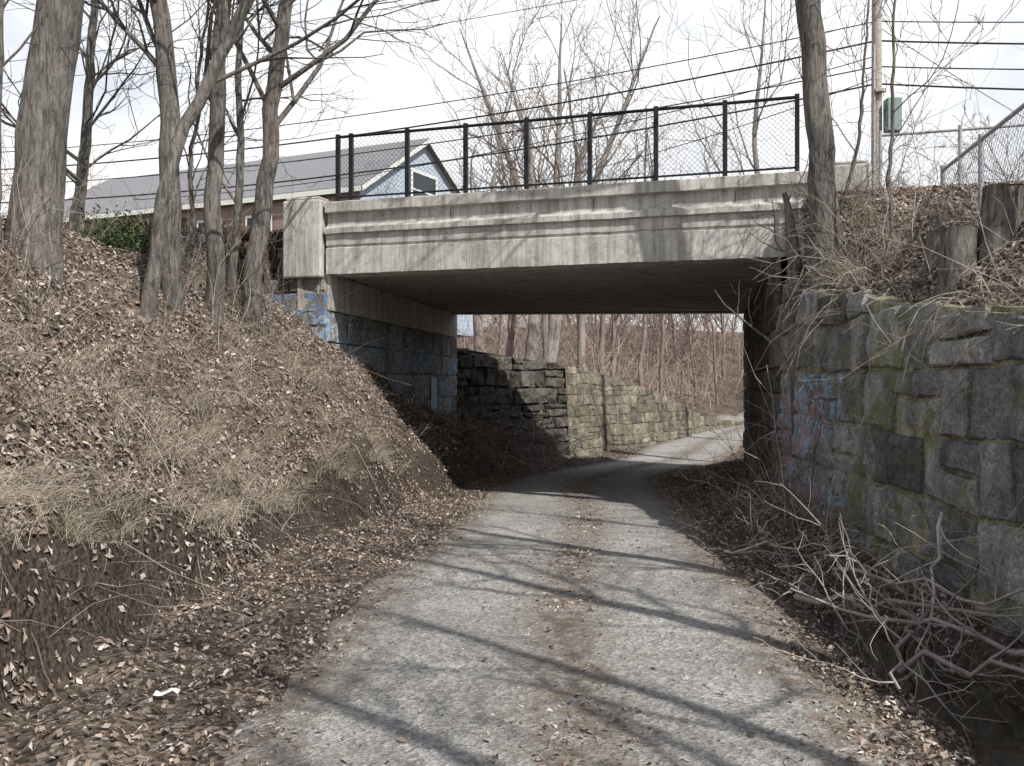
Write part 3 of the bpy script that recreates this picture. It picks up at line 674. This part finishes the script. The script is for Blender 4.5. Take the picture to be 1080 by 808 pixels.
def dp(x,y):
    o=x-pc(y);a=np.abs(o);s=xtoe(y)-x
    edge=sst(.95,1.55,a+.3*fbm(x*2,y*2,215))*(.35+.65*patch(x,y,210))
    cenx=np.exp(-((o-.09-.07*np.sin(y*.7))/.27)**2)*.95*(.3+.7*patch(x*1.5,y*1.5,220))
    base_=.015+.05*patch(x*1.2,y*1.2,230)
    return np.where((s<.05)&(x<xr(y)-.05),np.maximum(np.maximum(edge,cenx),base_),0)*np.where((x>xr(y)-1.0)&(y<6.5),.45,1)
L3=MB();L3.add(*scatter(250000,(-3,6,2.6,30),dp,(.014,.056),1.08));L3.build('path_leaf_litter',M_leaf)
def dq(x,y):
    o=x-pc(y);return np.where(np.abs(o)<1.7,.12+.4*patch(x*2,y*2,240)+.6*np.exp(-((o-.09)/.3)**2),0)
L4=MB();V,F,C=scatter(80000,(-1.9,3.6,2.8,16),dq,(.006,.022),1.0);L4.add(V,F,C);L4.build('path_debris',M_leaf)
m=MB()
def tuft(x,y,n,L,spread=.5,col=(.48,.42,.325)):
    z=hz(x,y)
    for i in range(n):
        a=rng.uniform(0,6.28);d=np.array([math.cos(a)*spread,math.sin(a)*spread,1.])*rng.uniform(.6,1.2);l=L*rng.uniform(.5,1.2)
        p=np.array([x+rng.normal(0,.05),y+rng.normal(0,.05),z-.02]);q=[p]
        dd=d/np.linalg.norm(d)
        for j in range(4):
            q.append(q[-1]+dd*l/4);dd=dd+np.array([.14,0,-.36]);dd/=np.linalg.norm(dd)
        tube(m,np.array(q),np.linspace(.0020,.0006,5),3,np.array(col)*rng.uniform(.45,1.2))
for i in range(520):
    y=rng.uniform(3.2,14);s=abs(rng.normal(0,1))*1.1+.28
    x=xtoe(y)-s
    if fbm(np.array(x*1.1),np.array(y*.8),300)>-.02 or s<.55: tuft(x,y,int(rng.integers(14,40)),rng.uniform(.15,.4))
for (x,y) in ((-2.95,5.2),(-2.9,5.0),(-2.9,4.6),(-2.95,5.9),(-2.85,5.7),(-2.9,4.3)): tuft(x,y,90,.45,.7)
for i in range(110):
    y=rng.uniform(5.5,12);x=xr(y)+rng.uniform(.1,1.0)
    if clear(x,y): tuft(x,y,26,rng.uniform(.2,.42),.6)
m.build('dry_grass',M_straw)
m=MB();k=2500
c=np.array([-4.6,11.3,hz(-4.6,11.3)+.25])+rng.normal(0,1,(k,3))*np.array([.24,.25,.14]);t=rng.normal(size=(k,3));t/=np.linalg.norm(t,axis=1,keepdims=True);b2=np.cross(t,rng.normal(size=(k,3)));b2/=np.linalg.norm(b2,axis=1,keepdims=True)
V=np.stack([c-t*.03,c+b2*.012,c+t*.03,c-b2*.012],1);m.add(V.reshape(-1,3),np.arange(4*k).reshape(-1,4));m.build('evergreen_shrub',M_green)
def litter(x,y,s,a):
    m=MB();z=hz(x,y)+.05;ca_,sa_=math.cos(a)*s,math.sin(a)*s
    n_=6;V=[]
    for i in range(n_):
        for j in range(n_):
            uu_,vv_=i/(n_-1)*2-1,(j/(n_-1)*2-1)*.55
            V.append((x+ca_*uu_-sa_*vv_,y+sa_*uu_+ca_*vv_,z+.012*math.sin(uu_*3+a)+rng.normal(0,.003)))
    m.add(V,grid(n_,n_));m.build('litter_paper',M_paper,False,None,0,False)
litter(-1.72,4.72,.06,.1);litter(-1.52,5.05,.03,.8);litter(-1.0,9.7,.04,.4)

# ------------------------------------------------------------------ light, sky, camera
sv=Vector((.64,-.77,1.0)).normalized();el=math.asin(sv.z)
L=bpy.data.lights.new('sun','SUN');L.energy=5.0;L.angle=math.radians(.5);L.color=(1,.965,.91)
so=bpy.data.objects.new('sun',L);so.rotation_mode='QUATERNION';so.rotation_quaternion=sv.to_track_quat('Z','Y');bpy.context.scene.collection.objects.link(so)
W=bpy.data.worlds.new('World');bpy.context.scene.world=W;W.use_nodes=True;nt=W.node_tree
bg=nt.nodes['Background'];sky=nd(nt,'ShaderNodeTexSky');sky.sky_type='NISHITA';sky.sun_disc=False;sky.sun_elevation=el;sky.sun_rotation=math.atan2(sv.x,sv.y)
tc_=nd(nt,'ShaderNodeTexCoord');mp=nd(nt,'ShaderNodeMapping');mp.inputs['Scale'].default_value=(1,1,2.6);nt.links.new(tc_.outputs['Generated'],mp.inputs['Vector'])
n=noise(nt,2.3,7,mp.outputs['Vector'],.55,.3)
f=ramp(nt,n,[(.38,.60),(.54,1)])
sx=nd(nt,'ShaderNodeSeparateXYZ');nt.links.new(tc_.outputs['Generated'],sx.inputs[0])
hi=ramp(nt,sx.outputs[2],[(.36,1),(.62,.30)])     # cloud bank sits low, clearer blue overhead
f=mth(nt,'MULTIPLY',f,hi)
nt.links.new(mix(nt,f,sky.outputs['Color'],(10.3,10.4,10.6)),bg.inputs['Color']);bg.inputs['Strength'].default_value=.11
cam=bpy.data.cameras.new('camera');cam.sensor_width=36;cam.lens=33.3;cam.clip_end=2000;cam.clip_start=.05
co_=bpy.data.objects.new('camera',cam);co_.location=(0,0,1.6);co_.rotation_euler=(math.radians(90),0,0);bpy.context.scene.collection.objects.link(co_)
bpy.context.scene.camera=co_
bpy.context.scene.view_settings.view_transform='Standard';bpy.context.scene.view_settings.look='None'
print('verts',sum(len(o.data.vertices) for o in bpy.data.objects if o.type=='MESH'))
